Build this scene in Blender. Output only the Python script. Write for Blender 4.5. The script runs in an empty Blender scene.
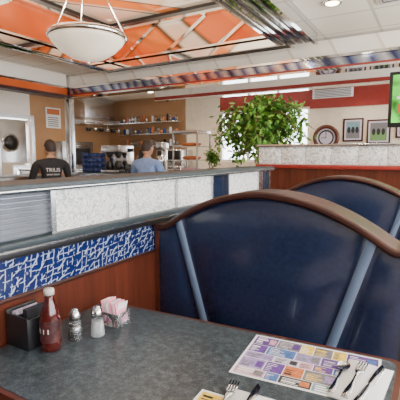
import bpy, bmesh, math, random
from mathutils import Vector, Matrix
random.seed(7)
R=math.radians
S=bpy.context.scene
COL=S.collection

# ------------------------------------------------------------ materials
def _base(name):
    m=bpy.data.materials.new(name); m.use_nodes=True
    nt=m.node_tree; b=nt.nodes['Principled BSDF']
    return m,nt,b
def _ramp(nt,stops,interp='LINEAR'):
    r=nt.nodes.new('ShaderNodeValToRGB'); r.color_ramp.interpolation=interp
    els=r.color_ramp.elements
    while len(els)>1: els.remove(els[0])
    els[0].position=stops[0][0]; els[0].color=(*stops[0][1],1)
    for p,c in stops[1:]:
        e=els.new(p); e.color=(*c,1)
    return r
def _coord(nt,scale=(1,1,1),rot=(0,0,0)):
    t=nt.nodes.new('ShaderNodeTexCoord'); mp=nt.nodes.new('ShaderNodeMapping')
    mp.inputs['Scale'].default_value=scale; mp.inputs['Rotation'].default_value=rot
    nt.links.new(t.outputs['Object'],mp.inputs['Vector']); return mp.outputs['Vector']
def M(name,col,rough=.5,metal=0,var=.12,scale=12,bump=0,emit=0,coat=0,trans=0,spec=None):
    m,nt,b=_base(name)
    b.inputs['Roughness'].default_value=rough; b.inputs['Metallic'].default_value=metal
    b.inputs['Coat Weight'].default_value=coat
    b.inputs['Transmission Weight'].default_value=trans
    if spec is not None: b.inputs['Specular IOR Level'].default_value=spec
    v=_coord(nt); n=nt.nodes.new('ShaderNodeTexNoise'); n.inputs['Scale'].default_value=scale
    n.inputs['Detail'].default_value=3
    nt.links.new(v,n.inputs['Vector'])
    lo=tuple(c*(1-var) for c in col); hi=tuple(min(1,c*(1+var)) for c in col)
    r=_ramp(nt,[(.3,lo),(.7,hi)]); nt.links.new(n.outputs['Fac'],r.inputs['Fac'])
    nt.links.new(r.outputs['Color'],b.inputs['Base Color'])
    if bump:
        bp=nt.nodes.new('ShaderNodeBump'); bp.inputs['Strength'].default_value=bump
        bp.inputs['Distance'].default_value=.01
        nt.links.new(n.outputs['Fac'],bp.inputs['Height']); nt.links.new(bp.outputs['Normal'],b.inputs['Normal'])
    if emit:
        b.inputs['Emission Strength'].default_value=emit
        nt.links.new(r.outputs['Color'],b.inputs['Emission Color'])
    return m
def wood(name,dark,light,scale=(3,3,40),rough=.3,coat=.3,spec=.5):
    m,nt,b=_base(name); v=_coord(nt,scale)
    n=nt.nodes.new('ShaderNodeTexNoise'); n.inputs['Scale'].default_value=1.5; n.inputs['Detail'].default_value=6
    n.inputs['Distortion'].default_value=.6
    nt.links.new(v,n.inputs['Vector']); r=_ramp(nt,[(.3,dark),(.7,light)])
    nt.links.new(n.outputs['Fac'],r.inputs['Fac']); nt.links.new(r.outputs['Color'],b.inputs['Base Color'])
    b.inputs['Roughness'].default_value=rough; b.inputs['Coat Weight'].default_value=coat
    b.inputs['Specular IOR Level'].default_value=spec
    return m
def laminate():
    m,nt,b=_base('table_laminate'); v=_coord(nt)
    n=nt.nodes.new('ShaderNodeTexNoise'); n.inputs['Scale'].default_value=260; n.inputs['Detail'].default_value=2
    n2=nt.nodes.new('ShaderNodeTexNoise'); n2.inputs['Scale'].default_value=70; n2.inputs['Detail'].default_value=4
    nt.links.new(v,n.inputs['Vector']); nt.links.new(v,n2.inputs['Vector'])
    mx=nt.nodes.new('ShaderNodeMath'); mx.operation='ADD'
    nt.links.new(n.outputs['Fac'],mx.inputs[0]); nt.links.new(n2.outputs['Fac'],mx.inputs[1])
    mm=nt.nodes.new('ShaderNodeMath'); mm.operation='MULTIPLY'; mm.inputs[1].default_value=.5
    nt.links.new(mx.outputs[0],mm.inputs[0])
    r=_ramp(nt,[(.38,(.016,.022,.028)),(.5,(.038,.05,.06)),(.62,(.085,.105,.118))])
    nt.links.new(mm.outputs[0],r.inputs['Fac']); nt.links.new(r.outputs['Color'],b.inputs['Base Color'])
    b.inputs['Roughness'].default_value=.3; b.inputs['Specular IOR Level'].default_value=.4
    return m
def bluetile():
    m,nt,b=_base('blue_scribble_tile')
    outs=[]
    for direc,rx,sc,dist in (('Y',.12,15,2.6),('Z',-.1,16,2.2),('Y',.8,10,3.5)):
        v2=_coord(nt,(1,1,1),(rx,0,0))
        w=nt.nodes.new('ShaderNodeTexWave'); w.bands_direction=direc; w.inputs['Scale'].default_value=sc
        w.inputs['Distortion'].default_value=dist; w.inputs['Detail'].default_value=2; w.inputs['Detail Scale'].default_value=1.6
        nt.links.new(v2,w.inputs['Vector'])
        r=_ramp(nt,[(.92,(0,0,0)),(.99,(1,1,1))]); nt.links.new(w.outputs['Fac'],r.inputs['Fac'])
        n=nt.nodes.new('ShaderNodeTexNoise'); n.inputs['Scale'].default_value=34+sc; n.inputs['Detail'].default_value=1
        nt.links.new(v2,n.inputs['Vector']); rr=_ramp(nt,[(.45,(0,0,0)),(.53,(1,1,1))]); nt.links.new(n.outputs['Fac'],rr.inputs['Fac'])
        mu=nt.nodes.new('ShaderNodeMath'); mu.operation='MULTIPLY'; nt.links.new(r.outputs['Color'],mu.inputs[0]); nt.links.new(rr.outputs['Color'],mu.inputs[1])
        outs.append(mu.outputs[0])
    a=nt.nodes.new('ShaderNodeMath'); a.operation='MAXIMUM'; nt.links.new(outs[0],a.inputs[0]); nt.links.new(outs[1],a.inputs[1])
    a2=nt.nodes.new('ShaderNodeMath'); a2.operation='MAXIMUM'; nt.links.new(a.outputs[0],a2.inputs[0]); nt.links.new(outs[2],a2.inputs[1])
    r=_ramp(nt,[(.0,(.006,.016,.09)),(1,(.4,.46,.6))]); nt.links.new(a2.outputs[0],r.inputs['Fac'])
    nt.links.new(r.outputs['Color'],b.inputs['Base Color']); b.inputs['Roughness'].default_value=.2
    return m
def glassblock(name,g,sc):
    m,nt,b=_base(name); v=_coord(nt)
    n=nt.nodes.new('ShaderNodeTexNoise'); n.inputs['Scale'].default_value=sc; n.inputs['Detail'].default_value=1.5; n.inputs['Distortion'].default_value=3.2
    nt.links.new(v,n.inputs['Vector'])
    r=_ramp(nt,[(.34,tuple(.42*g*x for x in (1,1.05,1.06))),(.46,(.68*g,.7*g,.68*g)),(.58,(.92*g,.92*g,.88*g))]); nt.links.new(n.outputs['Fac'],r.inputs['Fac'])
    nt.links.new(r.outputs['Color'],b.inputs['Base Color']); b.inputs['Roughness'].default_value=.18
    bp=nt.nodes.new('ShaderNodeBump'); bp.inputs['Strength'].default_value=.4; bp.inputs['Distance'].default_value=.01
    nt.links.new(n.outputs['Fac'],bp.inputs['Height']); nt.links.new(bp.outputs['Normal'],b.inputs['Normal'])
    return m
def gridmat(name,c1,c2,size,rough=.7,mortar=.015):
    m,nt,b=_base(name); v=_coord(nt)
    br=nt.nodes.new('ShaderNodeTexBrick'); br.offset=0; br.squash=1
    br.inputs['Scale'].default_value=1; br.inputs['Brick Width'].default_value=size; br.inputs['Row Height'].default_value=size
    br.inputs['Mortar Size'].default_value=mortar
    br.inputs['Color1'].default_value=(*c1,1); br.inputs['Color2'].default_value=tuple([*(x*.95 for x in c1)])+(1,); br.inputs['Mortar'].default_value=(*c2,1)
    nt.links.new(v,br.inputs['Vector']); nt.links.new(br.outputs['Color'],b.inputs['Base Color'])
    b.inputs['Roughness'].default_value=rough
    return m
def streak(name,stops,rot,scale=1.2,dist=2,rough=.25,metal=.3):
    m,nt,b=_base(name); v=_coord(nt,(1,1,1),rot)
    w=nt.nodes.new('ShaderNodeTexWave'); w.bands_direction='X'; w.wave_profile='SAW'
    w.inputs['Scale'].default_value=scale; w.inputs['Distortion'].default_value=dist; w.inputs['Detail Scale'].default_value=.6
    nt.links.new(v,w.inputs['Vector']); r=_ramp(nt,stops,'LINEAR'); nt.links.new(w.outputs['Fac'],r.inputs['Fac'])
    nt.links.new(r.outputs['Color'],b.inputs['Base Color']); b.inputs['Roughness'].default_value=rough; b.inputs['Metallic'].default_value=metal
    return m

MAT=dict(
 mahog=wood('mahogany',(.05,.011,.006),(.11,.027,.012),(3,3,30),.35,.1),
 mahogv=wood('mahogany_panel',(.055,.012,.006),(.115,.027,.012),(20,20,2),.38,.05,.35),
 mahogd=wood('mahogany_dark',(.024,.007,.005),(.055,.016,.010),(4,4,12),.42,0,.35),
 vinyl=M('navy_vinyl',(.011,.019,.052),.22,0,.2,60,.03,coat=.2),
 stripe=M('steel_blue_vinyl',(.12,.175,.28),.3,0,.05),
 lam=laminate(), btile=bluetile(), gblock=glassblock('textured_glass_block',1.0,36), gblockw=glassblock('pale_glass_block',1.08,14),
 chrome=M('chrome',(.85,.85,.84),.1,1,.03),
 mirror=M('mirror_trim',(.72,.72,.72),.04,1,.02),
 steel=M('brushed_steel',(.6,.61,.62),.26,1,.08,30),
 slat=M('slat_steel',(.34,.37,.42),.25,.45,.1),
 ledge=M('ledge_slate',(.03,.042,.05),.42,0,.2,40,spec=.3),
 black=M('black_plastic',(.012,.012,.014),.35,0,.1),
 darkblue=M('midnight_panel',(.012,.02,.045),.08,.4,.3,4),
 white=M('white_paint',(.88,.85,.79),.5,0,.03),
 cream=M('cream_wall',(.70,.62,.5),.6,0,.06),
 red=M('red_paint',(.28,.028,.022),.35,0,.08),
 orange=M('orange_panel',(.62,.12,.025),.22,.25,.3,1.2),
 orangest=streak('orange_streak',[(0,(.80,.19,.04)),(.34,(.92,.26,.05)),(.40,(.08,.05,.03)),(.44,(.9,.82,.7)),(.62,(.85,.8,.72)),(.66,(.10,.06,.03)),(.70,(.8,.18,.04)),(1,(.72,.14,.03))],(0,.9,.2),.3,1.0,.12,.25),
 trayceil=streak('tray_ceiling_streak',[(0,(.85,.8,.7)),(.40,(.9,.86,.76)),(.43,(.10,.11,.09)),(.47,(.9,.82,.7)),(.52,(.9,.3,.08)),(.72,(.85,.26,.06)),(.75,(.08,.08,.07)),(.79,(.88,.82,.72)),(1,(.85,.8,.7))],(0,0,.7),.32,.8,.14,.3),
 fascia=streak('fascia_white',[(0,(.9,.86,.78)),(.5,(.86,.81,.73)),(.55,(.66,.56,.46)),(.6,(.9,.86,.8)),(1,(.88,.84,.77))],(0,.5,0),.7,2.5,.2,.0),
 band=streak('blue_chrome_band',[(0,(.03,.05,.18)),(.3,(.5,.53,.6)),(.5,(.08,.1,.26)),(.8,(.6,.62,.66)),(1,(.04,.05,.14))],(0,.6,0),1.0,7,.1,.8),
 ceil=gridmat('ceiling_tile',(.9,.86,.78),(.62,.58,.52),.61),
 floor=gridmat('floor_tile',(.30,.23,.17),(.12,.1,.08),.3,.35),
 kwall=M('kitchen_wall',(.38,.21,.10),.4,0,.15,1.5),
 bulb=M('lamp_glow',(1,.86,.62),.5,0,.02,emit=16),
 bowl=M('alabaster_bowl',(.85,.76,.6),.3,0,.12,6,emit=.7),
 glass=M('clear_glass',(.9,.95,.95),.03,0,.01,trans=.95),
 leaf=M('leaf_green',(.08,.22,.03),.35,0,.6,9),
 leafl=M('leaf_light',(.25,.47,.08),.35,0,.4,9),
 bark=M('bark',(.16,.10,.05),.8,0,.3,30),
 pot=M('terracotta_pot',(.3,.12,.06),.6),
 paper=M('paper_white',(.76,.76,.77),.6,0,.02),
 pink=M('pink_packet',(.85,.32,.45),.6,0,.15,80),
 ketchup=M('ketchup_red',(.06,.007,.005),.14,0,.05,coat=.4),
 label=M('ketchup_label',(.05,.012,.012),.4,0,.9,60),
 cap=M('ketchup_cap',(.6,.57,.52),.4),
 skin=M('skin',(.5,.27,.17),.5,0,.06),
 hair=M('dark_hair',(.03,.02,.015),.6,0,.3,60,.3),
 tee=M('black_tee',(.012,.013,.016),.8,0,.2,20),
 shirt=M('blue_shirt',(.2,.32,.62),.8,0,.12,20),
 jeans=M('dark_trousers',(.03,.04,.07),.8,0,.2,60),
 mugblue=M('blue_mug',(.02,.05,.2),.25),
 eye=M('eye_white',(.8,.8,.8),.3), 
 green=M('screen_green',(.07,.42,.04),.3,0,.8,6,emit=1.2),
)
for k,c in dict(c_purple=(.085,.03,.2),c_yellow=(.75,.5,.04),c_black=(.015,.015,.02),c_orange=(.5,.14,.04),c_blue=(.04,.11,.32),c_teal=(.15,.27,.32),c_lilac=(.27,.21,.42),c_grey=(.15,.145,.16),c_pink=(.5,.28,.34),c_green=(.13,.26,.09),c_pale=(.48,.44,.54)).items():
    MAT[k]=M(k,c,.55,0,.35,90)

# ------------------------------------------------------------ mesh builder
class B:
    def __init__(s,name): s.name=name; s.bm=bmesh.new(); s.mats=[]
    def mi(s,k):
        if k not in s.mats: s.mats.append(k)
        return s.mats.index(k)
    def face(s,vs,k,smooth=False):
        try: f=s.bm.faces.new(vs)
        except ValueError: return None
        f.material_index=s.mi(k); f.smooth=smooth; return f
    def merge(s,tmp,k,smooth,mtx=None):
        if mtx: bmesh.ops.transform(tmp,matrix=mtx,verts=tmp.verts)
        mp={}
        for v in tmp.verts: mp[v]=s.bm.verts.new(v.co)
        for f in tmp.faces: s.face([mp[v] for v in f.verts],k,smooth)
        tmp.free()
    def box(s,x0,x1,y0,y1,z0,z1,k,bev=0,mtx=None,seg=2):
        t=bmesh.new(); bmesh.ops.create_cube(t,size=1)
        bmesh.ops.scale(t,vec=(x1-x0,y1-y0,z1-z0),verts=t.verts)
        bmesh.ops.translate(t,vec=((x0+x1)/2,(y0+y1)/2,(z0+z1)/2),verts=t.verts)
        if bev: bmesh.ops.bevel(t,geom=t.edges[:],offset=bev,segments=seg,affect='EDGES',profile=.5)
        s.merge(t,k,bev>0,mtx)
    def lathe(s,c,prof,k,seg=24,mtx=None,smooth=True):
        t=bmesh.new(); rings=[]
        for r,z in prof:
            if r<1e-5: rings.append([t.verts.new((c[0],c[1],c[2]+z))])
            else: rings.append([t.verts.new((c[0]+r*math.cos(2*math.pi*i/seg),c[1]+r*math.sin(2*math.pi*i/seg),c[2]+z)) for i in range(seg)])
        for a,b in zip(rings,rings[1:]):
            for i in range(seg):
                j=(i+1)%seg
                if len(a)==1 and len(b)==1: continue
                if len(a)==1: t.faces.new((a[0],b[j],b[i]))
                elif len(b)==1: t.faces.new((a[i],a[j],b[0]))
                else: t.faces.new((a[i],a[j],b[j],b[i]))
        bmesh.ops.recalc_face_normals(t,faces=t.faces)
        s.merge(t,k,smooth,mtx)
    def cyl(s,p0,p1,r0,r1,k,seg=12,smooth=True):
        p0=Vector(p0);p1=Vector(p1);d=p1-p0
        q=d.to_track_quat('Z','Y').to_matrix().to_4x4(); q.translation=p0
        L=d.length
        s.lathe((0,0,0),[(0,0),(r0,0),(r1,L),(0,L)],k,seg,q,smooth)
    def ell(s,c,r,k,mtx=None,u=16,v=12):
        t=bmesh.new(); bmesh.ops.create_uvsphere(t,u_segments=u,v_segments=v,radius=1)
        bmesh.ops.scale(t,vec=r,verts=t.verts); bmesh.ops.translate(t,vec=c,verts=t.verts)
        s.merge(t,k,True,mtx)
    def prism(s,pts,z0,z1,k,kt=None,smooth=False):
        lo=[s.bm.verts.new((x,y,z0)) for x,y in pts]; hi=[s.bm.verts.new((x,y,z1)) for x,y in pts]
        s.face(hi,kt or k); s.face(lo[::-1],k)
        n=len(pts)
        for i in range(n): s.face((lo[i],lo[(i+1)%n],hi[(i+1)%n],hi[i]),k,smooth)
    def done(s,parent=None,loc=None,rot=None):
        me=bpy.data.meshes.new(s.name); s.bm.normal_update(); s.bm.to_mesh(me); s.bm.free()
        for k in s.mats: me.materials.append(MAT[k])
        o=bpy.data.objects.new(s.name,me); COL.objects.link(o)
        if parent: o.parent=parent
        if loc: o.location=loc
        if rot: o.rotation_euler=rot
        return o
def empty(name,loc=(0,0,0),rz=0):
    e=bpy.data.objects.new(name,None); e.location=loc; e.rotation_euler=(0,0,rz); COL.objects.link(e); return e

# ------------------------------------------------------------ room shell
XL,XR,YF,YB,ZC=-7.5,2.6,-2.6,8.0,2.68
b=B('floor'); b.box(XL,XR,YF,YB,-.1,0,'floor'); b.done()
TX0,TX1,TY0,TY1=-4.30,-1.64,-.6,4.63
b=B('ceiling')
b.box(XL,TX0,YF,YB,ZC,ZC+.1,'ceil'); b.box(TX1,XR,YF,YB,ZC,ZC+.1,'ceil')
b.box(TX0,TX1,YF,TY0,ZC,ZC+.1,'ceil'); b.box(TX0,TX1,TY1,YB,ZC,ZC+.1,'ceil')
b.box(TX0-.05,TX1+.05,TY0-.05,TY1+.05,3.16,3.24,'trayceil')
b.box(TX0-.06,TX0,TY0-.06,TY1+.06,2.62,3.16,'orange'); b.box(TX1,TX1+.06,TY0-.06,TY1+.06,2.62,3.16,'orange')
b.box(TX0,TX1,TY1,TY1+.06,2.62,3.16,'orangest'); b.box(TX0,TX1,TY0-.06,TY0,2.62,3.16,'orange')
b.done()
b=B('trim_1')   # stepped chrome / mirror mouldings round the raised tray
z0,z1=2.575,2.679
def frame(b,x0,x1,y0,y1,w,z0,z1,k):
    b.box(x0-w,x0,y0-w,y1+w,z0,z1,k); b.box(x1,x1+w,y0-w,y1+w,z0,z1,k)
    b.box(x0,x1,y1,y1+w,z0,z1,k); b.box(x0,x1,y0-w,y0,z0,z1,k)
frame(b,TX0,TX1,TY0,TY1,.1,z0,z1,'darkblue')
frame(b,TX0+.03,TX1-.03,TY0+.03,TY1-.03,.03,z0-.012,z0+.07,'mirror')
frame(b,TX0+.05,TX1-.05,TY0+.05,TY1-.05,.04,z0+.09,z0+.115,'chrome')
frame(b,TX0-.04,TX1+.04,TY0-.04,TY1-.0,.02,z0-.01,z0,'chrome')
frame(b,TX0-.1,TX1+.1,TY0-.1,TY1+.1,.03,z0-.025,z0+.05,'mirror')
frame(b,TX0+.09,TX1-.09,TY0+.09,TY1-.09,.08,3.07,3.159,'mirror')
frame(b,TX0+.14,TX1-.14,TY0+.14,TY1-.14,.05,3.12,3.159,'black')
for i in range(3):
    x=TX0+.55+i*.8
    m=Matrix.Translation((x,TY1-.012,2.87))@Matrix.Rotation(R(58),4,'Y')
    b.box(-.022,.022,-.010,.010,-.36,.36,'mirror',0,m)
for i in range(4):
    y=TY0+.9+i*1.2
    m=Matrix.Translation((TX0+.012,y,2.87))@Matrix.Rotation(R(-60),4,'X')
    b.box(-.010,.010,-.022,.022,-.38,.38,'mirror',0,m)
b.box(TX1+.135,TX1+.36,-.6,4.70,z0,z1,'darkblue'); b.box(TX1+.36,TX1+.40,-.6,4.73,z0-.03,z0+.09,'mirror')
b.box(TX1+.18,TX1+.20,-.6,4.70,z0-.012,z0,'chrome'); b.box(TX1+.26,TX1+.28,-.6,4.70,z0-.012,z0,'chrome')
b.done()
b=B('trim_2')
b.box(-5.75,XR,5.0,5.15,2.45,2.68,'fascia'); b.box(-5.75,XR,4.98,5.15,2.34,2.45,'band')
b.box(-5.77,XR,4.95,5.17,2.435,2.465,'mirror'); b.box(-5.77,XR,4.98,5.0,2.65,2.68,'mirror'); b.box(-5.77,XR,4.96,5.17,2.315,2.34,'red'); b.box(-5.77,XR,4.95,5.17,2.29,2.315,'mirror')
b.done()
b=B('trim_3')
b.box(-5.75,-5.6,YF,4.945,2.45,2.68,'fascia'); b.box(-5.75,-5.58,YF,4.945,2.33,2.45,'orange')
b.box(-5.77,-5.55,YF,4.945,2.435,2.465,'mirror'); b.box(-5.77,-5.56,YF,4.945,2.28,2.33,'mahogd')
b.done()
b=B('trim_4')
b.box(-5.0,XR,6.7,6.85,2.46,2.68,'white'); b.box(-5.0,XR,6.68,6.86,2.40,2.46,'red'); b.box(-5.0,XR,6.67,6.86,2.38,2.40,'mirror')
b.done()
b=B('ceiling_vent'); b.box(-.55,.05,3.55,4.15,ZC-.012,ZC-.0005,'paper',.002)
for i in range(4):
    a=.05+i*.065
    frame(b,-.55+a+.01,.05-a-.01,3.55+a+.01,4.15-a-.01,.01,ZC-.018,ZC-.012,'c_grey')
b.done()
# walls
b=B('wall_back')
wx0,wx1,wz0,wz1=-4.2,-2.2,1.15,2.25
b.box(XL,-5.1,YB,YB+.12,0,ZC,'kwall')
b.box(-5.1,wx0,YB,YB+.12,0,ZC,'cream'); b.box(wx1,XR,YB,YB+.12,0,2.2,'cream'); b.box(wx1,XR,YB-.02,YB+.12,2.2,ZC,'red')
b.box(wx0,wx1,YB,YB+.12,0,wz0,'cream'); b.box(wx0,wx1,YB,YB+.12,wz1,ZC,'red')
b.done()
def window(name,x0,x1,y,z0,z1,n=3):
    b=B(name)
    w=.05
    b.box(x0,x1,y+.02,y+.10,z0,z0+w,'white'); b.box(x0,x1,y+.02,y+.10,z1-w,z1,'white')
    for i in range(n+1):
        x=x0+(x1-x0-w)*i/n; b.box(x,x+w,y+.02,y+.10,z0+w,z1-w,'white')
    return b.done()
window('window_1',wx0,wx1,YB,wz0,wz1)
b=B('wall_left'); b.box(XL-.12,XL,YF,4.66,0,ZC,'white'); b.box(XL-.12,XL,5.62,YB,0,ZC,'kwall'); b.box(XL-.12,XL,4.66,5.62,2.05,ZC,'white'); b.done()
b=B('door_1')
b.box(XL-.08,XL-.03,4.70,5.58,.01,2.03,'steel',.004)
b.box(XL-.03,XL-.02,4.70,4.76,.01,2.03,'chrome'); b.box(XL-.03,XL-.02,5.52,5.58,.01,2.03,'chrome'); b.box(XL-.03,XL-.02,4.76,5.52,.9,1.15,'mirror')
b.cyl((XL-.03,5.14,1.55),(XL-.005,5.14,1.55),.19,.19,'chrome',28); b.cyl((XL-.01,5.14,1.55),(XL,5.14,1.55),.15,.15,'black',28)
b.done()
b=B('trim_5'); b.box(XL,XL+.02,4.58,4.66,0,2.13,'steel'); b.box(XL,XL+.02,5.62,5.70,0,2.13,'steel'); b.box(XL,XL+.02,4.66,5.62,2.05,2.13,'steel'); b.done()
b=B('wall_front'); b.box(XL,XR,YF-.12,YF,0,ZC,'cream'); b.done()
b=B('wall_right')
b.box(XR,XR+.12,YF,YB,0,.9,'cream'); b.box(XR,XR+.12,YF,YB,2.3,ZC,'red')
for y0,y1 in ((YF,-2.2),(-.1,.1),(2.3,2.5),(4.7,4.9),(7.1,YB)): b.box(XR,XR+.12,y0,y1,.9,2.3,'cream')
b.done()
for i,(y0,y1) in enumerate(((-2.2,-.1),(.1,2.3),(2.5,4.7),(4.9,7.1))):
    b=B('window_%d'%(i+2))
    b.box(XR+.03,XR+.09,y0,y1,.9,.95,'white'); b.box(XR+.03,XR+.09,y0,y1,2.25,2.3,'white')
    for y in (y0,(y0+y1)/2-.025,y1-.05): b.box(XR+.03,XR+.09,y,y+.05,.95,2.25,'white')
    b.done()

# ------------------------------------------------------------ booth partition along the table
XW=-1.065
b=B('booth_partition')
y0,y1=-1.2,2.85
b.box(XW-.14,XW,y0,y1,0,.876,'mahogv')
b.box(XW-.13,XW-.006,y0,y1,.876,1.0,'btile')
for i in range(36): b.box(XW-.05,XW-.0045,y0+.02+i*.112,y0+.0215+i*.112,.88,.996,'darkblue')
b.box(XW-.13,XW+.004,y0,y1,.868,.880,'mahogd',.003)
b.box(XW-.15,XW+.012,y0,y1,.996,1.022,'black',.004); b.box(XW-.15,XW+.02,y0,y1,1.022,1.046,'ledge',.005); b.box(XW-.15,XW+.022,y0,y1,1.019,1.025,'steel')
b.box(XW-.17,XW+.03,y0,y1,1.188,1.215,'ledge',.006); b.box(XW-.175,XW+.034,y0,y1,1.192,1.199,'steel',.002)
def post(ya,yb,k='steel'): b.box(XW-.13,XW,ya,yb,1.046,1.188,k)
for ya,yb in ((y0,y0+.03),(.862,.880),(1.237,1.241),(1.592,1.596),(1.945,1.96),(2.14,2.155),(2.62,2.70),(2.82,y1)): post(ya,yb)
b.box(XW-.12,XW-.02,1.96,2.14,1.046,1.188,'darkblue'); b.box(XW-.12,XW-.02,2.70,2.82,1.046,1.188,'darkblue')
for ya,yb in ((.880,1.237),(1.241,1.592),(1.596,1.945),(2.155,2.62)): b.box(XW-.12,XW-.012,ya,yb,1.046,1.188,'gblock')
b.box(XW-.12,XW-.022,y0+.03,.862,1.046,1.188,'slat')
for i in range(9):
    z=1.054+i*.0158
    b.cyl((XW-.020,y0+.03,z),(XW-.020,.862,z),.0066,.0066,'slat',12)
b.done()
b=B('glass_block_partition')
x0,x1,ya,yb=-1.68,1.4,4.1,4.24
b.box(x0,x1,ya,yb,0,1.16,'mahogv'); b.box(x0-.02,x1,ya-.03,yb+.03,1.16,1.20,'red',.008)
b.box(x0,x1,ya+.02,yb-.02,1.20,1.385,'white')
n=12; w=(x1-x0)/n
for i in range(n): b.box(x0+i*w+.003,x0+(i+1)*w-.003,ya+.008,yb-.008,1.205,1.38,'gblockw',.004)
b.box(x0-.02,x1,ya-.02,yb+.02,1.385,1.41,'steel',.006)
b.done()

# ------------------------------------------------------------ booths
def booth(name,yf,cx=-.555,hw=.507,seats=('front','back'),th=.12):
    root=empty(name,(cx,yf,0))
    def ztop(x):
        u=abs(x)/hw
        return .998+(.164*(1-(u/.9)**2) if u<.9 else 0)
    def xs(z): return .275+(z-.65)/(1.02-.65)*(.387-.275)
    zb=.44
    b=B('backrest')
    def XX(s,z):
        sg=1 if s>=0 else -1; a=abs(s); c=max(.2,min(.42,xs(z)))
        if a<=.7: return sg*a/.7*(c-.018)
        if a<=.78: return sg*(c-.018+(a-.7)/.08*.036)
        return sg*(c+.018+(a-.78)/.22*(hw-.003-c-.018))
    ss=[i/16*.7 for i in range(-16,17)]
    side=[.705,.74,.775,.78]+[.78+.22*i/6 for i in range(1,7)]
    ss=[-x for x in side[::-1]]+ss+side
    NR=22
    for sgn,yy in ((-1,0),(1,th)):
        g=[]
        for s in ss:
            zt=ztop(XX(s,1.0))
            for _ in range(3): zt=ztop(XX(s,zt))
            zt-=.022
            colv=[]
            for r in range(NR+1):
                z=zb+(zt-zb)*r/NR; a=abs(s); v=math.sin(math.pi*min(1,r/NR))**.45 if 0<r<NR else 0
                if a<.7: bl=.034*(1-(a/.7)**4)*v
                elif a<.78: bl=.004
                else: bl=.022*max(0,math.sin(math.pi*min(1,(a-.78)/.22)))**.5*v
                if .702<a<.779: bl=.010
                colv.append(b.bm.verts.new((XX(s,z),yy+sgn*bl,z)))
            g.append(colv)
        for i in range(len(ss)-1):
            am=abs((ss[i]+ss[i+1])/2); k='stripe' if .7<am<.78 else 'vinyl'
            for r in range(NR):
                vs=[g[i][r],g[i+1][r],g[i+1][r+1],g[i][r+1]]
                if sgn>0: vs=vs[::-1]
                b.face(vs,k,True)
    for sx in (-1,1):
        b.box(min(sx*(hw-.02),sx*hw),max(sx*(hw-.02),sx*hw),-.012,th+.012,0,.985,'mahog')
    b.box(-hw+.02,hw-.02,.02,th-.02,0,.96,'black')
    b.done(root)
    b=B('crest_rail'); N=64
    prof=[(-.022,-.026),(-.028,-.018),(-.028,-.010),(-.022,-.002),(-.013,0),(th+.013,0),(th+.022,-.002),(th+.028,-.010),(th+.028,-.018),(th+.022,-.026)]
    rings=[]
    for i in range(N+1):
        x=-hw+2*hw*i/N; z=ztop(x); e=.012
        dz=(ztop(min(hw,x+e))-ztop(max(-hw,x-e)))/(2*e); nrm=Vector((-dz,0,1)).normalized()
        rings.append([b.bm.verts.new((x+nrm.x*q,p,z+nrm.z*q)) for p,q in prof])
    for a,c in zip(rings,rings[1:]):
        for i in range(len(prof)):
            j=(i+1)%len(prof); b.face((a[i],c[i],c[j],a[j]),'mahogd',i in(0,2,3,5,7))
    b.face(rings[0],'mahogd'); b.face(rings[-1][::-1],'mahogd')
    b.done(root)
    for sname in seats:
        b=B('seat_'+sname)
        if sname=='front': ya,yb=-.40,-.035
        else: ya,yb=th+.035,th+.40
        b.box(-hw+.01,hw-.005,ya,yb,.34,.46,'vinyl',.03,None,3)
        b.box(-hw+.01,hw-.02,ya+.03 if sname=='front' else ya,yb if sname=='front' else yb-.03,0,.34,'mahogv')
        b.done(root)
    return root
booth('booth_bench',1.42)
booth('booth_bench',2.76,cx=-.535)
booth('booth_bench',-.42,seats=('back',),th=.12)

# ------------------------------------------------------------ tables
def rounded(pts,r,n=6):
    out=[]; L=len(pts)
    for i in range(L):
        p=Vector(pts[i]); a=(Vector(pts[i-1])-p).normalized(); c=(Vector(pts[(i+1)%L])-p).normalized()
        q0=p+a*r; q1=p+c*r
        for k in range(n+1):
            t=k/n; out.append(tuple(q0*(1-t)**2+p*2*t*(1-t)+q1*t*t))
    return out
def table(name,pts,zt=.75):
    b=B(name)
    o=rounded(pts,.035); cx=sum(p[0] for p in pts)/4; cy=sum(p[1] for p in pts)/4
    ins=[(cx+(x-cx)*(1-.014/abs(pts[0][0]-cx)),cy+(y-cy)*(1-.014/abs(pts[0][1]-cy))) for x,y in o]
    b.prism(o,zt-.04,zt-.0015,'mahog'); b.prism(ins,zt-.03,zt,'lam')
    b.cyl((cx,cy,.03),(cx,cy,zt-.04),.04,.04,'steel',20)
    b.lathe((cx,cy,0),[(0,0),(.15,0),(.15,.015),(.06,.045),(0,.045)],'black',28)
    b.box(cx-.2,cx+.2,cy-.03,cy+.03,zt-.06,zt-.04,'black')
    return b.done()
table('booth_table',[(-1.058,.52),(-.045,.52),(-.045,1.157),(-1.058,1.088)])
table('booth_table',[(-1.058,1.93),(-.045,1.93),(-.045,2.38),(-1.058,2.38)])
ZT=.7505
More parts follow.
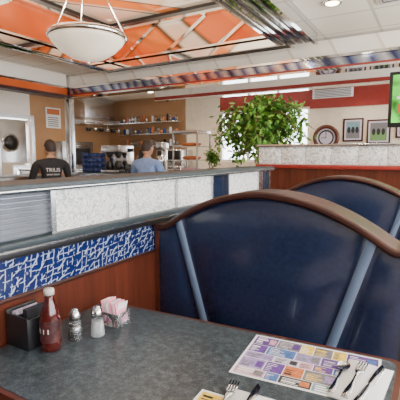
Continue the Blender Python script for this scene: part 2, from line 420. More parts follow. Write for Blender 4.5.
def placemat(name,cx,cy,w,h,rz,seed):
    rnd=random.Random(seed); b=B(name)
    m=Matrix.Translation((cx,cy,ZT))@Matrix.Rotation(rz,4,'Z')
    b.box(-w/2,w/2,-h/2,h/2,0,.0006,'paper',0,m)
    cols=['c_purple','c_yellow','c_black','c_orange','c_blue','c_teal','c_lilac','c_grey','c_pink','c_pale','c_green','c_lilac','c_grey','c_yellow','c_purple','c_black','c_purple','c_blue']
    mg=.006; y=-h/2+mg; g=.0012
    rows=[.036,.052,.034,.046,.052]
    sc=(h-2*mg)/sum(rows); last=None
    for rh in rows:
        rh*=sc; x=-w/2+mg
        while x<w/2-mg-.01:
            cw=rnd.choice([.036,.05,.068,.08]); 
            if x+cw>w/2-mg-.02: cw=w/2-mg-x
            k=rnd.choice([q for q in cols if q!=last]); last=k
            b.box(x+g,x+cw-g,y+g,y+rh-g,.0006,.0008,k,0,m)
            k2=rnd.choice(['paper','c_yellow','paper','c_pale']) if k in('c_purple','c_black','c_blue','c_grey') else rnd.choice(['c_black','c_purple','paper','c_grey'])
            yy=y+rh*.14
            while yy<y+rh*.85:
                th=rh*rnd.choice([.05,.07,.16]); l=cw*rnd.uniform(.25,.6); x2=x+cw*.1
                if yy+th<y+rh*.9: b.box(x2,x2+l,yy,yy+th,.0008,.0009,k2,0,m)
                yy+=th+rh*.1
            if cw>.06:
                b.box(x+cw*.65,x+cw*.93,y+rh*.2,y+rh*.8,.0009,.001,rnd.choice(cols),0,m)
            x+=cw
        y+=rh
    return b.done()
placemat('paper_placemat',-.262,1.0,.35,.235,R(5),12)
placemat('paper_placemat',-.265,.66,.35,.235,R(3),9)
def napkin(name,cx,cy,w,h,rz):
    b=B(name); m=Matrix.Translation((cx,cy,ZT+.0012))@Matrix.Rotation(rz,4,'Z')
    b.box(-w/2,w/2,-h/2,h/2,0,.0015,'paper',.0005,m,1); b.box(-w/2+.003,w/2-.004,-h/2+.002,h/2-.004,.0017,.003,'paper',.0005,m,1)
    return b.done()
napkin('paper_napkin',-.125,.985,.11,.2,R(-4))
napkin('paper_napkin',-.32,.725,.12,.17,R(4))
def bar(b,pts,th,k,m):
    rr=[]
    for x,y,hw_,z in pts:
        rr.append([b.bm.verts.new(m@Vector(p)) for p in ((x-hw_,y,z),(x+hw_,y,z),(x+hw_,y,z+th),(x-hw_,y,z+th))])
    for a,c in zip(rr,rr[1:]):
        for i in range(4): b.face((a[i],a[(i+1)%4],c[(i+1)%4],c[i]),k,True)
    b.face(rr[0][::-1],k); b.face(rr[-1],k)
MAT['flat']=M('stainless_flatware',(.42,.42,.43),.16,1,.05)
def fork(cx,cy,rz,z=ZT+.0045):
    b=B('dinner_fork'); m=Matrix.Translation((cx,cy,z))@Matrix.Rotation(rz,4,'Z')
    bar(b,[(0,-.09,.008,0),(0,-.06,.0085,0),(0,-.02,.004,.002),(0,.02,.0032,.004),(0,.035,.008,.003),(0,.045,.0115,.001),(0,.052,.012,0)],.002,'flat',m)
    for t in (-.0099,-.0033,.0033,.0099): bar(b,[(t,.052,.0021,0),(t,.075,.0019,.001),(t,.092,.001,.004)],.0018,'flat',m)
    return b.done()
def knife(cx,cy,rz,z=ZT+.0045):
    b=B('table_knife'); m=Matrix.Translation((cx,cy,z))@Matrix.Rotation(rz,4,'Z')
    bar(b,[(0,-.1,.006,0),(0,-.09,.0085,0),(0,-.02,.006,0),(0,0,.0045,0),(.001,.01,.009,0),(.001,.07,.0095,0),(-.001,.1,.006,0),(-.005,.112,.001,0)],.0022,'flat',m)
    return b.done()
def spoon(cx,cy,rz,z=ZT+.0045):
    b=B('teaspoon'); m=Matrix.Translation((cx,cy,z))@Matrix.Rotation(rz,4,'Z')
    bar(b,[(0,-.085,.006,0),(0,-.07,.007,0),(0,-.02,.003,.002),(0,.025,.003,.004)],.002,'flat',m)
    t=bmesh.new(); bmesh.ops.create_uvsphere(t,u_segments=16,v_segments=10,radius=1)
    bmesh.ops.delete(t,geom=[v for v in t.verts if v.co.z>.1],context='VERTS')
    bmesh.ops.scale(t,vec=(.016,.024,.006),verts=t.verts); bmesh.ops.translate(t,vec=(0,.046,.0065),verts=t.verts)
    b.merge(t,'flat',True,m); return b.done()
fork(-.142,.985,R(-5)); knife(-.107,.98,R(-10)); spoon(-.178,.985,R(-2))
fork(-.375,.735,R(8)); knife(-.325,.735,R(4))

kx,ky=-.918,.722
b=B('ketchup_bottle')
b.lathe((kx,ky,ZT),[(0,0),(.025,0),(.029,.004),(.029,.03),(.028,.06),(.028,.09),(.025,.112),(.017,.135),(.0125,.15),(.012,.160),(0,.160)],'ketchup',28)
b.lathe((kx,ky,ZT),[(.0292,.028),(.0290,.05),(.0289,.075),(.0288,.09)],'label',28)
for i in range(28):
    a=i*2*math.pi/28
    if -2.2<a-5.2<0.6 and i%2==0: b.box(-.0015,.0015,-.0295,-.029,.055,.068,'cap',0,Matrix.Translation((kx,ky,ZT))@Matrix.Rotation(a-4.71,4,'Z'))
b.lathe((kx,ky,ZT+.160),[(0,0),(.0145,0),(.0145,.014),(.013,.017),(0,.017)],'cap',24)
b.done()
def shaker(name,x,y,fill):
    b=B(name)
    b.lathe((x,y,ZT),[(0,0),(.021,0),(.022,.004),(.020,.03),(.016,.062)],'glass',12,smooth=False)
    b.lathe((x,y,ZT+.003),[(0,0),(.0185,0),(.0165,.03),(.0155,.045),(0,.045)],fill,12)
    b.lathe((x,y,ZT+.062),[(0,0),(.0175,0),(.0175,.012),(.014,.024),(.008,.032),(0,.034)],'chrome',20)
    for i in range(5): b.cyl((x+.006*math.cos(i*1.26),y+.006*math.sin(i*1.26),ZT+.091),(x+.006*math.cos(i*1.26),y+.006*math.sin(i*1.26),ZT+.0955),.0011,.0011,'black',6)
    return b.done()
shaker('pepper_shaker',-.905,.80,'steel'); shaker('salt_shaker',-.864,.85,'paper')
b=B('sugar_packet_caddy'); cx,cy=-.885,.945
for s in (-1,1):
    b.box(cx-.042,cx+.042,cy+s*.030-.002,cy+s*.030+.002,ZT,ZT+.045,'glass',.001,None,1)
    b.box(cx+s*.042-.002,cx+s*.042+.002,cy-.03,cy+.03,ZT,ZT+.045,'glass',.001,None,1)
b.box(cx-.042,cx+.042,cy-.03,cy+.03,ZT,ZT+.004,'glass')
for i in range(14):
    m=Matrix.Translation((cx-.033+i*.0051,cy+random.uniform(-.006,.006),ZT+.036+random.uniform(0,.008)))@Matrix.Rotation(R(random.uniform(-14,10)),4,'Y')@Matrix.Rotation(R(random.uniform(-8,8)),4,'X')
    b.box(-.0014,.0014,-.022,.022,-.03,.038,'pink' if i%3 else 'paper',.0005,m,1)
b.done()
b=B('napkin_dispenser'); x0,x1,ya,yb=-1.052,-.957,.675,.775
b.box(x0,x1,ya,yb,ZT,ZT+.008,'black',.002)
b.box(x0,x0+.006,ya,yb,ZT,ZT+.105,'black',.002); b.box(x1-.006,x1,ya,yb,ZT,ZT+.09,'black',.002)
b.box(x0,x1,ya,ya+.006,ZT,ZT+.095,'black',.002); b.box(x0,x1,yb-.006,yb,ZT,ZT+.095,'black',.002)
b.box((x0+x1)/2-.003,(x0+x1)/2+.003,ya+.006,yb-.006,ZT+.008,ZT+.095,'black')
for i in range(5): b.box(x0+.012+i*.0047,x0+.0145+i*.0047,ya+.012,yb-.012,ZT+.009,ZT+.098+.002*(i%3),'c_pale')
b.box(x1-.036,x1-.018,ya+.015,yb-.015,ZT+.009,ZT+.112,'c_black'); b.done()

# ------------------------------------------------------------ pendant bowl lamp
lx,ly,lz=-2.23,2.18,2.10
b=B('pendant_bowl_lamp')
k_=.9
P=lambda L:[(r*k_,z*1.0) for r,z in L]
b.lathe((lx,ly,lz),P([(0,-.12),(.06,-.116),(.14,-.095),(.22,-.05),(.28,.005),(.30,.04),(.292,.04),(.27,.006),(.21,-.044),(.13,-.086),(0,-.11)]),'bowl',48)
b.lathe((lx,ly,lz),P([(.302,.03),(.312,.035),(.314,.06),(.306,.068),(.294,.066),(.292,.035)]),'chrome',48)
b.lathe((lx,ly,lz-.12),[(0,-.03),(.008,-.026),(.014,-.012),(.01,0),(0,0)],'chrome',16)
for i in range(3):
    a=i*2.094+.5; b.cyl((lx+.27*math.cos(a),ly+.27*math.sin(a),lz+.06),(lx,ly,lz+.62),.005,.005,'steel',8)
b.cyl((lx,ly,lz+.6),(lx,ly,3.14),.014,.014,'chrome',12); b.lathe((lx,ly,3.10),[(0,0),(.04,0),(.07,.058),(0,.058)],'chrome',24)
b.ell((lx,ly,lz+.0),(.05,.05,.05),'bulb'); b.done()

# ------------------------------------------------------------ counters & diner equipment
CH=.955; CT=CH+.0455
b=B('diner_counter')
b.box(-5.45,-5.12,1.0,4.86,0,CH,'mahogv'); b.box(-5.5,-4.93,.95,4.875,CH,CH+.045,'lam',.01); b.box(-4.945,-4.922,.95,4.87,CH+.005,CH+.04,'steel')
b.done()
b=B('diner_counter')
b.box(-5.45,-2.62,5.06,5.45,0,CH,'mahogv'); b.box(-5.5,-2.55,4.88,5.5,CH,CH+.045,'lam',.01); b.box(-4.92,-2.55,4.872,4.9,CH+.005,CH+.04,'steel')
b.box(-5.04,-2.64,5.04,5.06,.1,.85,'steel')
b.done()
def stool(x,y):
    b=B('counter_stool')
    b.lathe((x,y,0),[(0,0),(.2,0),(.2,.015),(.05,.05),(.03,.06),(.03,.55),(0,.55)],'chrome',24)
    b.lathe((x,y,.55),[(0,0),(.17,0),(.185,.03),(.185,.06),(.16,.095),(0,.105)],'vinyl',28)
    b.lathe((x,y,.57),[(.186,0),(.192,.01),(.192,.03),(.186,.04)],'chrome',28)
    return b.done()
b=B('coffee_brewer'); x,y=-4.72,5.22
b.box(x-.2,x+.2,y-.2,y+.2,CT,CT+.05,'steel',.008); b.box(x-.2,x+.2,y+.02,y+.2,CT+.05,CT+.42,'steel',.008); b.box(x-.2,x+.2,y-.18,y+.2,CT+.34,CT+.46,'steel',.01)
for s in (-.1,.1):
    b.lathe((x+s,y-.08,CT+.05),[(0,0),(.07,0),(.085,.06),(.05,.13),(.05,.15),(0,.15)],'black',20); b.cyl((x+s,y-.16,CT+.08),(x+s,y-.16,CT+.18),.01,.01,'black')
    b.lathe((x+s,y-.08,CT+.25),[(0,0),(.03,0),(.08,.09),(0,.09)],'black',20)
b.done()
b=B('stacked_coffee_mugs')
for i in range(5):
    for j in range(4):
        for k in range(2):
            x=-5.40+i*.09; y=5.12+k*.1; z=CT+.0005+j*.085
            b.lathe((x,y,z),[(0,.004),(.03,0),(.038,.02),(.04,.08),(.036,.08),(.034,.02),(0,.012)],'mugblue',14)
            b.cyl((x,y-.04,z+.02),(x,y-.058,z+.04),.005,.005,'mugblue',6); b.cyl((x,y-.058,z+.04),(x,y-.04,z+.065),.005,.005,'mugblue',6)
b.done()
b=B('pie_display_case'); x,y=-3.22,5.22
b.box(x-.22,x+.22,y-.2,y+.2,CT,CT+.05,'steel',.005); b.box(x-.22,x+.22,y-.2,y+.2,CT+.62,CT+.66,'steel',.005)
for sx in (-1,1):
    for sy in (-1,1): b.box(x+sx*.21-.01,x+sx*.21+.01,y+sy*.19-.01,y+sy*.19+.01,CT+.05,CT+.62,'steel')
for z in (.22,.42):
    b.box(x-.2,x+.2,y-.18,y+.18,CT+z,CT+z+.008,'glass')
for z in (.05,.228,.428): b.lathe((x,y,CT+z),[(0,.002),(.12,.002),(.15,.03),(.14,.05),(0,.06)],'c_orange' if z>.1 else 'c_pink',20)
b.done()
b=B('cash_register'); x,y=-4.15,5.22
b.box(x-.17,x+.17,y-.18,y+.18,CT,CT+.12,'black',.01); b.box(x-.15,x+.15,y,y+.15,CT+.12,CT+.2,'c_grey',.01)
b.box(x-.13,x+.13,-.015,.015,0,.2,'black',.008,Matrix.Translation((0,y+.02,CT+.2))@Matrix.Rotation(R(-15),4,'X')); b.done()
b=B('milkshake_mixer'); x,y=-3.8,5.25
b.box(x-.09,x+.09,y-.1,y+.1,CT,CT+.03,'chrome',.008); b.box(x-.04,x+.04,y+.03,y+.1,CT+.03,CT+.42,'chrome',.012); b.box(x-.07,x+.07,y-.09,y+.1,CT+.38,CT+.5,'steel',.02)
b.lathe((x,y-.04,CT+.12),[(0,0),(.035,0),(.048,.17),(.045,.17),(0,.02)],'chrome',18); b.done()
b=B('glass_rack'); x,y=-4.4,5.25
for i in range(2):
    for j in range(3):
        b.lathe((x-.05+i*.09,y-.1+j*.09,CT),[(0,0),(.028,0),(.038,.14),(.035,.14),(.026,.008),(0,.008)],'glass',14)
b.done()
b=B('back_bar_cabinet')
b.box(XL+.02,XL+.62,5.75,YB-.02,0,.95,'steel',.005); b.box(XL+.02,XL+.64,5.73,YB-.02,.95,.99,'steel',.006)
for y in (5.9,6.5,7.1): b.box(XL+.62,XL+.635,y,y+.5,.1,.85,'chrome',.003); b.box(XL+.635,XL+.66,y+.1,y+.4,.78,.8,'black')
b.done()
b=B('back_bar_cabinet')
b.box(-6.8,-4.3,7.4,YB-.02,0,.95,'steel',.005); b.box(-6.82,-4.28,7.38,YB-.02,.95,.99,'steel',.006)
for x in (-6.7,-6.1,-5.5,-4.9): b.box(x,x+.5,7.385,7.4,.1,.85,'chrome',.003)
b.done()
b=B('wall_shelf_with_dishes')
for z in (1.5,1.78,2.06):
    b.box(-6.9,-5.15,7.72,YB-.002,z,z+.025,'steel',.004)
    for i in range(19):
        x=-6.84+i*.088; r=random.uniform(.025,.042); h=random.uniform(.07,.19); k=random.choice(['paper','glass','mugblue','steel','steel','c_orange','black','glass','c_grey'])
        b.lathe((x,7.86,z+.0255),[(0,0),(r*.8,0),(r,h*.6),(r*.8,h),(0,h)],k,12)
b.done()
b=B('espresso_machine'); x,y=-5.2,7.68
b.box(x-.35,x+.35,y-.24,y+.24,.9905,1.42,'steel',.02); b.box(x-.3,x+.3,y-.26,y-.24,1.2,1.4,'black',.005); b.box(x-.35,x+.35,y-.3,y-.2,1.0,1.05,'chrome',.005)
for s in (-.15,.15): b.cyl((x+s,y-.28,1.14),(x+s,y-.28,1.2),.035,.035,'chrome'); b.cyl((x+s,y-.28,1.16),(x+s,y-.42,1.15),.012,.014,'black')
b.done()
b=B('soup_kettle')
b.lathe((-6.1,7.68,.9905),[(0,0),(.17,0),(.18,.03),(.18,.28),(.17,.3),(.1,.35),(0,.37)],'steel',24); b.cyl((-6.1,7.68,1.35),(-6.1,7.68,1.4),.02,.03,'black'); b.done()
b=B('wall_oven'); x0=XL+.02
b.box(x0,x0+.5,6.0,6.9,.9905,1.6,'steel',.01); b.box(x0+.5,x0+.51,6.1,6.8,1.08,1.45,'black',.004); b.cyl((x0+.54,6.1,1.5),(x0+.54,6.8,1.5),.012,.012,'chrome'); b.done()
b=B('extractor_hood'); x0=XL+.002
b.box(x0,x0+.6,6.6,7.9,2.0,2.15,'steel',.01); b.box(x0,x0+.45,6.75,7.75,2.15,2.66,'steel',.01); b.box(x0+.6,x0+.61,6.62,7.88,2.02,2.06,'chrome')
for i in range(6): b.cyl((x0+.55,6.75+i*.2,2.0),(x0+.55,6.75+i*.2,1.93),.004,.004,'chrome',6); b.lathe((x0+.55,6.75+i*.2,1.85),[(0,0),(.05,0),(.07,.05),(.068,.08),(0,.08)],'steel' if i%2 else 'black',14)
b.done()
b=B('menu_board'); b.box(XL+.002,XL+.03,6.0,6.4,1.9,2.35,'paper',.004); b.box(XL+.03,XL+.034,6.03,6.37,2.2,2.32,'c_orange')
for i in range(5): b.box(XL+.03,XL+.034,6.05,6.33,1.94+i*.045,1.96+i*.045,'c_grey')
b.done()
b=B('refrigerator'); b.box(XL+.02,XL+.72,3.3,4.45,0,1.95,'steel',.01)
for ya,yb in ((3.32,3.86),(3.89,4.43)):
    b.box(XL+.72,XL+.745,ya,yb,.12,1.9,'steel',.006); yy=yb-.06 if ya<3.5 else ya+.06
    b.cyl((XL+.785,yy,1.0),(XL+.785,yy,1.5),.012,.012,'chrome'); b.cyl((XL+.74,yy,1.02),(XL+.785,yy,1.02),.01,.01,'chrome'); b.cyl((XL+.74,yy,1.48),(XL+.785,yy,1.48),.01,.01,'chrome')
b.done()
b=B('steel_column'); b.box(-5.72,-5.60,4.99,5.11,0,2.28,'steel',.01); b.done()

def downlight(x,y,z,e=14,col=(1,.82,.6)):
    b=B('recessed_downlight'); b.lathe((x,y,z),[(0,-.004),(.06,-.004),(.062,-.012),(.085,-.012),(.09,-.001),(0,-.001)],'chrome',24)
    b.lathe((x,y,z),[(0,-.0145),(.058,-.0135),(.058,-.0045)],'bulb',24)
    o=b.done()
    l=bpy.data.lights.new('downlight_bulb','SPOT'); l.energy=e; l.color=col; l.spot_size=R(130); l.spot_blend=.8; l.shadow_soft_size=.08
    lo=bpy.data.objects.new('bulb_light',l); lo.location=(x,y,z-.03); lo.parent=o; COL.objects.link(lo)
for x,y in ((-6.6,3.6),(-6.6,5.2),(-6.6,6.4),(-5.6,6.1),(-4.6,6.0),(-5.5,7.2),(-4.4,7.2)): downlight(x,y,ZC,62,(1,.76,.5))
for x,y in ((-3.2,6.0),(-1.8,6.0),(-.4,6.0),(-2.6,7.4),(-1.2,7.4),(.2,7.4)): downlight(x,y,ZC,75)
for x,y in ((-4.95,1.2),(-4.95,3.0),(-.5,1.9),(-.9,3.9),(.8,3.0),(1.5,1.0),(-.2,-.4)): downlight(x,y,ZC,38)

# ------------------------------------------------------------ tv, wall decor
b=B('wall_television'); x0,x1,y,z0,z1=-.49,.54,4.88,1.60,2.19
b.box(x0,x1,y,y+.05,z0,z1,'black',.008); b.box(x0+.035,x1-.035,y-.002,y,z0+.05,z1-.035,'green')
b.box(x0+.08,x1-.3,y-.003,y-.002,z0+.3,z0+.33,'paper'); b.ell((x0+.12,y-.003,z0+.2),(.03,.002,.06),'c_orange'); b.box(.0,.14,y+.05,y+.09,1.85,2.1,'black'); b.cyl((.07,y+.08,2.1),(.07,y+.12,2.3),.02,.02,'black'); b.done()
b=B('air_vent'); b.box(-2.15,-1.4,YB-.045,YB-.021,2.38,2.58,'paper',.004)
for i in range(6): b.box(-2.11,-1.44,YB-.052,YB-.045,2.40+i*.028,2.412+i*.028,'c_grey')
b.done()
b=B('wall_clock'); cx,cz=-1.87,1.63
m=Matrix.Translation((cx,YB-.001,cz))@Matrix.Rotation(R(90),4,'X')
b.lathe((0,0,0),[(0,0),(.25,0),(.25,.04),(.18,.05),(.18,.03),(0,.03)],'mahog',36,m); b.lathe((0,0,0),[(0,.033),(.178,.033)],'c_pale',36,m); b.lathe((0,0,0),[(.12,.034),(.15,.034)],'black',36,m)
b.box(-.006,.006,-.01,.13,.034,.037,'black',0,m); b.box(-.09,.01,-.006,.006,.034,.037,'black',0,m); b.done()
def frame_pic(x0,x1,z0,z1,ka,kb):
    b=B('framed_picture'); y=YB-.03
    b.box(x0,x1,y,YB-.002,z0,z1,'mahogd',.005); b.box(x0+.03,x1-.03,y-.003,y,z0+.03,z1-.03,'c_pale')
    b.box(x0+.06,x1-.06,y-.004,y-.003,z0+.06,(z0+z1)/2,ka); b.box(x0+.06,x1-.06,y-.004,y-.003,(z0+z1)/2,z1-.06,kb)
    for i in range(3): b.ell((x0+(x1-x0)*(.3+.2*i),y-.004,z0+(z1-z0)*.5),(.03,.002,.06),'c_black')
    b.done()
frame_pic(-1.56,-1.2,1.55,1.98,'c_grey','c_teal'); frame_pic(-1.14,-.74,1.5,1.94,'c_green','c_grey'); frame_pic(-.66,-.3,1.6,2.0,'c_orange','c_blue')
frame_pic(.0,.5,1.55,2.0,'c_teal','c_pink')
b=B('hostess_stand'); b.box(-1.5,-.8,6.2,6.6,0,1.15,'mahogv',.01); b.box(-1.55,-.75,6.15,6.65,1.15,1.2,'mahogd',.01); b.box(-1.3,-1.0,6.25,6.5,1.2,1.42,'black',.02); b.done()

# ------------------------------------------------------------ plants
def plant(name,cx,cy,zbase,zc,rx,rz_,nbr,nleaf,ls,potr,poth,trunk=True):
    rnd=random.Random(len(name)*13+nbr); b=B(name)
    b.lathe((cx,cy,zbase),[(0,0),(potr*.7,0),(potr,poth*.92),(potr*1.08,poth*.93),(potr*1.08,poth),(potr*.95,poth),(potr*.9,poth*.93),(0,poth*.93)],'pot',28)
    b.lathe((cx,cy,zbase+poth*.93),[(0,.02),(potr*.9,.0)],'bark',20)
    top=Vector((cx,cy,zc-rz_*.45)); st=Vector((cx,cy,zbase+poth*.9))
    for t in range(3 if trunk else 1):
        o=Vector((.03*math.cos(t*2.1),.03*math.sin(t*2.1),0)); b.cyl(st+o,(st+top)/2-o*.6,.022*(rx/.55)+.003,.018*(rx/.55)+.003,'bark',8); b.cyl((st+top)/2-o*.6,top+o,.018*(rx/.55)+.003,.014*(rx/.55)+.003,'bark',8)
    for i in range(nbr):
        th=rnd.uniform(0,6.283); ph=rnd.uniform(-.95,1.5); rr=rnd.uniform(.55,1.12)
        e=Vector((cx+rx*rr*math.cos(th)*math.cos(ph),cy+.62*rx*rr*math.sin(th)*math.cos(ph),zc+rz_*rr*math.sin(ph)))
        mid=(top+e)/2+Vector((0,0,.12*rx/.55))
        pts=[top.lerp(mid,t/3) for t in range(3)]+[mid.lerp(e,t/3)-Vector((0,0,.03*t*t*rx/.55/2)) for t in range(4)]
        for p,q in zip(pts,pts[1:]): b.cyl(p,q,.005*rx/.55+.001,.004*rx/.55+.001,'bark',5)
        for k in range(nleaf):
            f=rnd.random()**.6*(len(pts)-1.001); j=int(f); p=pts[j].lerp(pts[j+1],f-j)
            p=p+Vector((rnd.gauss(0,1),rnd.gauss(0,.8),rnd.gauss(0,1)))*.045*rx/.55
            L=ls*rnd.uniform(.7,1.25); W=L*.27
            m=Matrix.Translation(p)@Matrix.Rotation(rnd.uniform(0,6.283),4,'Z')@Matrix.Rotation(R(rnd.uniform(-10,75)),4,'Y')@Matrix.Rotation(R(rnd.uniform(-35,35)),4,'X')
            v=[b.bm.verts.new(m@Vector(q)) for q in ((0,0,0),(L*.35,W,.01*L),(L*.75,W*.7,0),(L,0,-.12*L),(L*.75,-W*.7,0),(L*.35,-W,.01*L),(L*.5,0,-.12*L))]
            kk='leafl' if rnd.random()<.42 else 'leaf'
            for q in ((0,6,1),(1,6,2),(2,6,3),(3,6,4),(4,6,5),(5,6,0)): b.face([v[t] for t in q],kk,True)
    return b.done()
plant('potted_ficus_tree',-2.0,4.93,0,1.70,.67,.42,115,32,.088,.2,.42)
plant('potted_houseplant',-2.80,5.10,CT,1.28,.13,.13,22,14,.055,.07,.11,False)

# ------------------------------------------------------------ people
def skin_mesh(verts,edges,root,levels=2):
    me=bpy.data.meshes.new('tmp'); me.from_pydata([v[0] for v in verts],edges,[]); o=bpy.data.objects.new('tmp',me); COL.objects.link(o)
    sk=o.modifiers.new('s','SKIN'); sk.use_smooth_shade=True
    if hasattr(sk,'branch_smoothing'): sk.branch_smoothing=.4
    lay=me.skin_vertices[0].data
    for i,v in enumerate(verts):
        r=v[1]; lay[i].radius=(r,r) if not isinstance(r,tuple) else r; lay[i].use_root=(i==root)
    sb=o.modifiers.new('b','SUBSURF'); sb.levels=levels; sb.render_levels=levels
    dg=bpy.context.evaluated_depsgraph_get(); dg.update(); out=bpy.data.meshes.new_from_object(o.evaluated_get(dg))
    bpy.data.objects.remove(o); return out
def person(name,x,y,rz,shirt,text=None,headyaw=0,headpitch=0,short=True,sc=.96):
    root=empty(name,(x,y,0),rz); root.scale=(sc,sc,sc)
    V=[];E=[]
    def v(p,r,par=None):
        V.append((p,r)); i=len(V)-1
        if par is not None: E.append((par,i))
        return i
    pel=v((0,0,.81),(.165,.115)); w=v((0,.01,.95),(.15,.105),pel); ch=v((0,.02,1.10),(.165,.11),w); up=v((0,.02,1.225),(.145,.095),ch)
    nk=v((0,.03,1.305),.062,up); nt=v((0,.045,1.37),.056,nk)
    for s in (-1,1):
        sh=v((s*.165,.02,1.235),.072,up); s2=v((s*.205,.03,1.20),.066,sh); el=v((s*.265,.09,.985),.045,s2); wr=v((s*.20,.335,1.085),.028,el); v((s*.195,.36,1.09),.026,wr)
        hp=v((s*.10,.05,.775),.095,pel); kn=v((s*.15,.40,.755),.06,hp); an=v((s*.15,.36,.36),.042,kn); he=v((s*.15,.37,.30),.04,an); v((s*.16,.50,.285),.034,he)
    me=skin_mesh(V,E,0)
    mats=[shirt,'jeans','skin','black']
    for k in mats: me.materials.append(MAT[k])
    for p in me.polygons:
        c=p.center; p.use_smooth=True; mi=0
        if c.z>1.315 and abs(c.x)<.1: mi=2
        if abs(c.x)>.15 and c.y>(.09 if short else .3) and c.z>.88: mi=2
        if c.z<.86 and (c.y>.1 or c.z<.82): mi=1
        if c.z<.335: mi=3
        p.material_index=mi
    o=bpy.data.objects.new('body',me); COL.objects.link(o); o.parent=root
    for s in (-1,1):
        V2=[];E2=[]
        def v2(p,r,par=None):
            V2.append((p,r)); i=len(V2)-1
            if par is not None: E2.append((par,i))
            return i
        bx,by,bz=s*.195,.35,1.088
        a=v2((bx,by,bz),(.026,.018)); pm=v2((bx,by+.05,bz-.004),(.038,.015),a)
        p2=v2((bx,by+.075,bz-.008),(.036,.013),pm)
        hm=skin_mesh(V2,E2,0,1); ho=bpy.data.objects.new('palm',hm); hm.materials.append(MAT['skin']); COL.objects.link(ho); ho.parent=root
        for fi,(dx,L) in enumerate(((-.028,.062),(-.010,.074),(.009,.070),(.027,.055))):
            dx*=s
            fv=[((bx+dx*.8,by+.06,bz-.004),.0095),((bx+dx,by+.085+.3*L,bz+.002),.009),((bx+dx*1.1,by+.085+.65*L,bz-.010),.0085),((bx+dx*1.1,by+.085+.85*L,bz-.026),.0075)]
            fm=skin_mesh(fv,[(0,1),(1,2),(2,3)],0,1); fm.materials.append(MAT['skin']); fo=bpy.data.objects.new('finger_%d'%(fi+1),fm); COL.objects.link(fo); fo.parent=root
        fv=[((bx-s*.02,by+.02,bz-.004),.011),((bx-s*.05,by+.045,bz-.008),.010),((bx-s*.058,by+.075,bz-.016),.009)]
        fm=skin_mesh(fv,[(0,1),(1,2)],0,1); fm.materials.append(MAT['skin']); fo=bpy.data.objects.new('thumb',fm); COL.objects.link(fo); fo.parent=root
    b=B('head'); hm=Matrix.Translation((0,.05,1.45))@Matrix.Rotation(headyaw,4,'Z')@Matrix.Rotation(headpitch,4,'X')
    t=bmesh.new(); bmesh.ops.create_uvsphere(t,u_segments=28,v_segments=22,radius=1)
    for q in t.verts:
        c=q.co; zz=c.z
        sx=.078*(1-.22*max(0,-zz)**1.5); sy=.098
        px,py,pz=c.x*sx,c.y*sy,zz*.118
        if zz<-.2 and c.y>0: py+= .012*(-zz)
        if zz<-.3 and c.y<0: py*= .8
        if c.y>.9 and abs(c.x)<.2 and -.35<zz<.1: py+=.022*(1-abs(c.x)/.2)*(.1-zz)*2.4
        q.co=(px,py,pz)
    b.merge(t,'skin',True,hm)
    t=bmesh.new(); bmesh.ops.create_uvsphere(t,u_segments=28,v_segments=22,radius=1)
    bmesh.ops.delete(t,geom=[q for q in t.verts if q.co.z< -.42+1.0*max(0,q.co.y+.25) ],context='VERTS')
    for q in t.verts: q.co=(q.co.x*.084,q.co.y*.104-.002,q.co.z*.125+.002)
    b.merge(t,'hair',True,hm)
    for s in (-1,1):
        b.ell((s*.080,-.002,-.005),(.008,.018,.03),'skin',hm,10,8)
        b.ell((s*.03,.088,.008),(.013,.009,.009),'eye',hm,10,8); b.ell((s*.03,.0955,.008),(.005,.004,.005),'black',hm,8,6)
        b.box(s*.03-.017,s*.03+.017,.088,.096,.026,.031,'hair',.001,hm,1)
    b.ell((0,.098,-.055),(.023,.007,.006),'pink',hm,12,8)
    b.done(root)
    if text:
        for i,(tx,sz,zz) in enumerate(text):
            cu=bpy.data.curves.new('t','FONT'); cu.body=tx; cu.size=sz; cu.align_x='CENTER'; cu.extrude=.001
            to=bpy.data.objects.new('t',cu); COL.objects.link(to)
            dg=bpy.context.evaluated_depsgraph_get(); dg.update(); tm=bpy.data.meshes.new_from_object(to.evaluated_get(dg)); bpy.data.objects.remove(to)
            tm.materials.append(MAT['paper']); to=bpy.data.objects.new('shirt_print_%d'%(i+1),tm); COL.objects.link(to); to.parent=root
            to.location=(0,-.102,zz); to.rotation_euler=(R(90),0,0)
    return root
stool(-4.54,3.7); person('seated_man_in_black_tee',-4.54,3.7,R(62),'tee',[("TRIUS",.075,1.12),("DINER STAFF",.03,1.07)],R(15))
stool(-3.5,4.45); person('seated_man_in_blue_shirt',-3.5,4.45,R(8),'shirt',None,R(-12),R(-6),False)

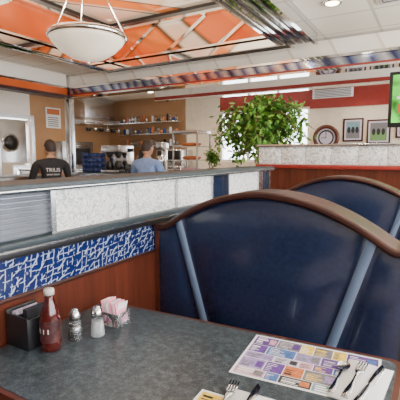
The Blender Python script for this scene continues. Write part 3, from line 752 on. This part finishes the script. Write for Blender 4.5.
# ------------------------------------------------------------ lights & world
w=bpy.data.worlds.new('World'); S.world=w; w.use_nodes=True
bg=w.node_tree.nodes['Background']; bg.inputs['Color'].default_value=(.92,.95,1,1); bg.inputs['Strength'].default_value=8.0
def area(name,loc,rot,sx,sy,e,col):
    l=bpy.data.lights.new(name,'AREA'); l.shape='RECTANGLE'; l.size=sx; l.size_y=sy; l.energy=e; l.color=col
    o=bpy.data.objects.new(name,l); o.location=loc; o.rotation_euler=rot; COL.objects.link(o); return o
area('daylight_through_windows',(XR+.4,2.4,1.75),(0,R(90),0),1.6,9,400,(.95,.97,1))
area('tray_fill_light',(-2.97,2.0,2.75),(R(180),0,0),2.0,4.5,80,(1,.85,.65))  # added fill area without a fixture, lifts the tray ceiling
l=bpy.data.lights.new('pendant_bulb','POINT'); l.energy=60; l.color=(1,.85,.65); l.shadow_soft_size=.1
o=bpy.data.objects.new('pendant_bulb',l); o.location=(lx,ly,lz+.1); COL.objects.link(o)
def fill_uplight(x,y,e):  # added stand out of view; its up-facing area fill brightens the ceiling
    b=B('added_fill_uplight')
    b.lathe((x,y,0),[(0,0),(.14,0),(.14,.015),(.02,.04),(.012,.05),(.012,1.75),(0,1.75)],'chrome',24)
    b.lathe((x,y,1.75),[(0,0),(.03,0),(.13,.08),(.17,.13),(.165,.135),(.12,.09),(0,.02)],'chrome',28)
    o=b.done()
    l=bpy.data.lights.new('fill_uplight_area','AREA'); l.shape='DISK'; l.size=.25; l.energy=e; l.color=(1,.88,.72)
    lo=bpy.data.objects.new('fill_uplight_area',l); lo.location=(x,y,1.89); lo.rotation_euler=(R(180),0,0); lo.parent=o; COL.objects.link(lo)
fill_uplight(.9,2.3,80); fill_uplight(1.7,3.6,70)

# ------------------------------------------------------------ camera
cam=bpy.data.cameras.new('camera'); cam.lens=36; cam.sensor_width=36; cam.clip_start=.02
co=bpy.data.objects.new('camera',cam); co.location=(0,0,1.30); co.rotation_euler=(R(90-6.42),0,R(30.5)); COL.objects.link(co); S.camera=co
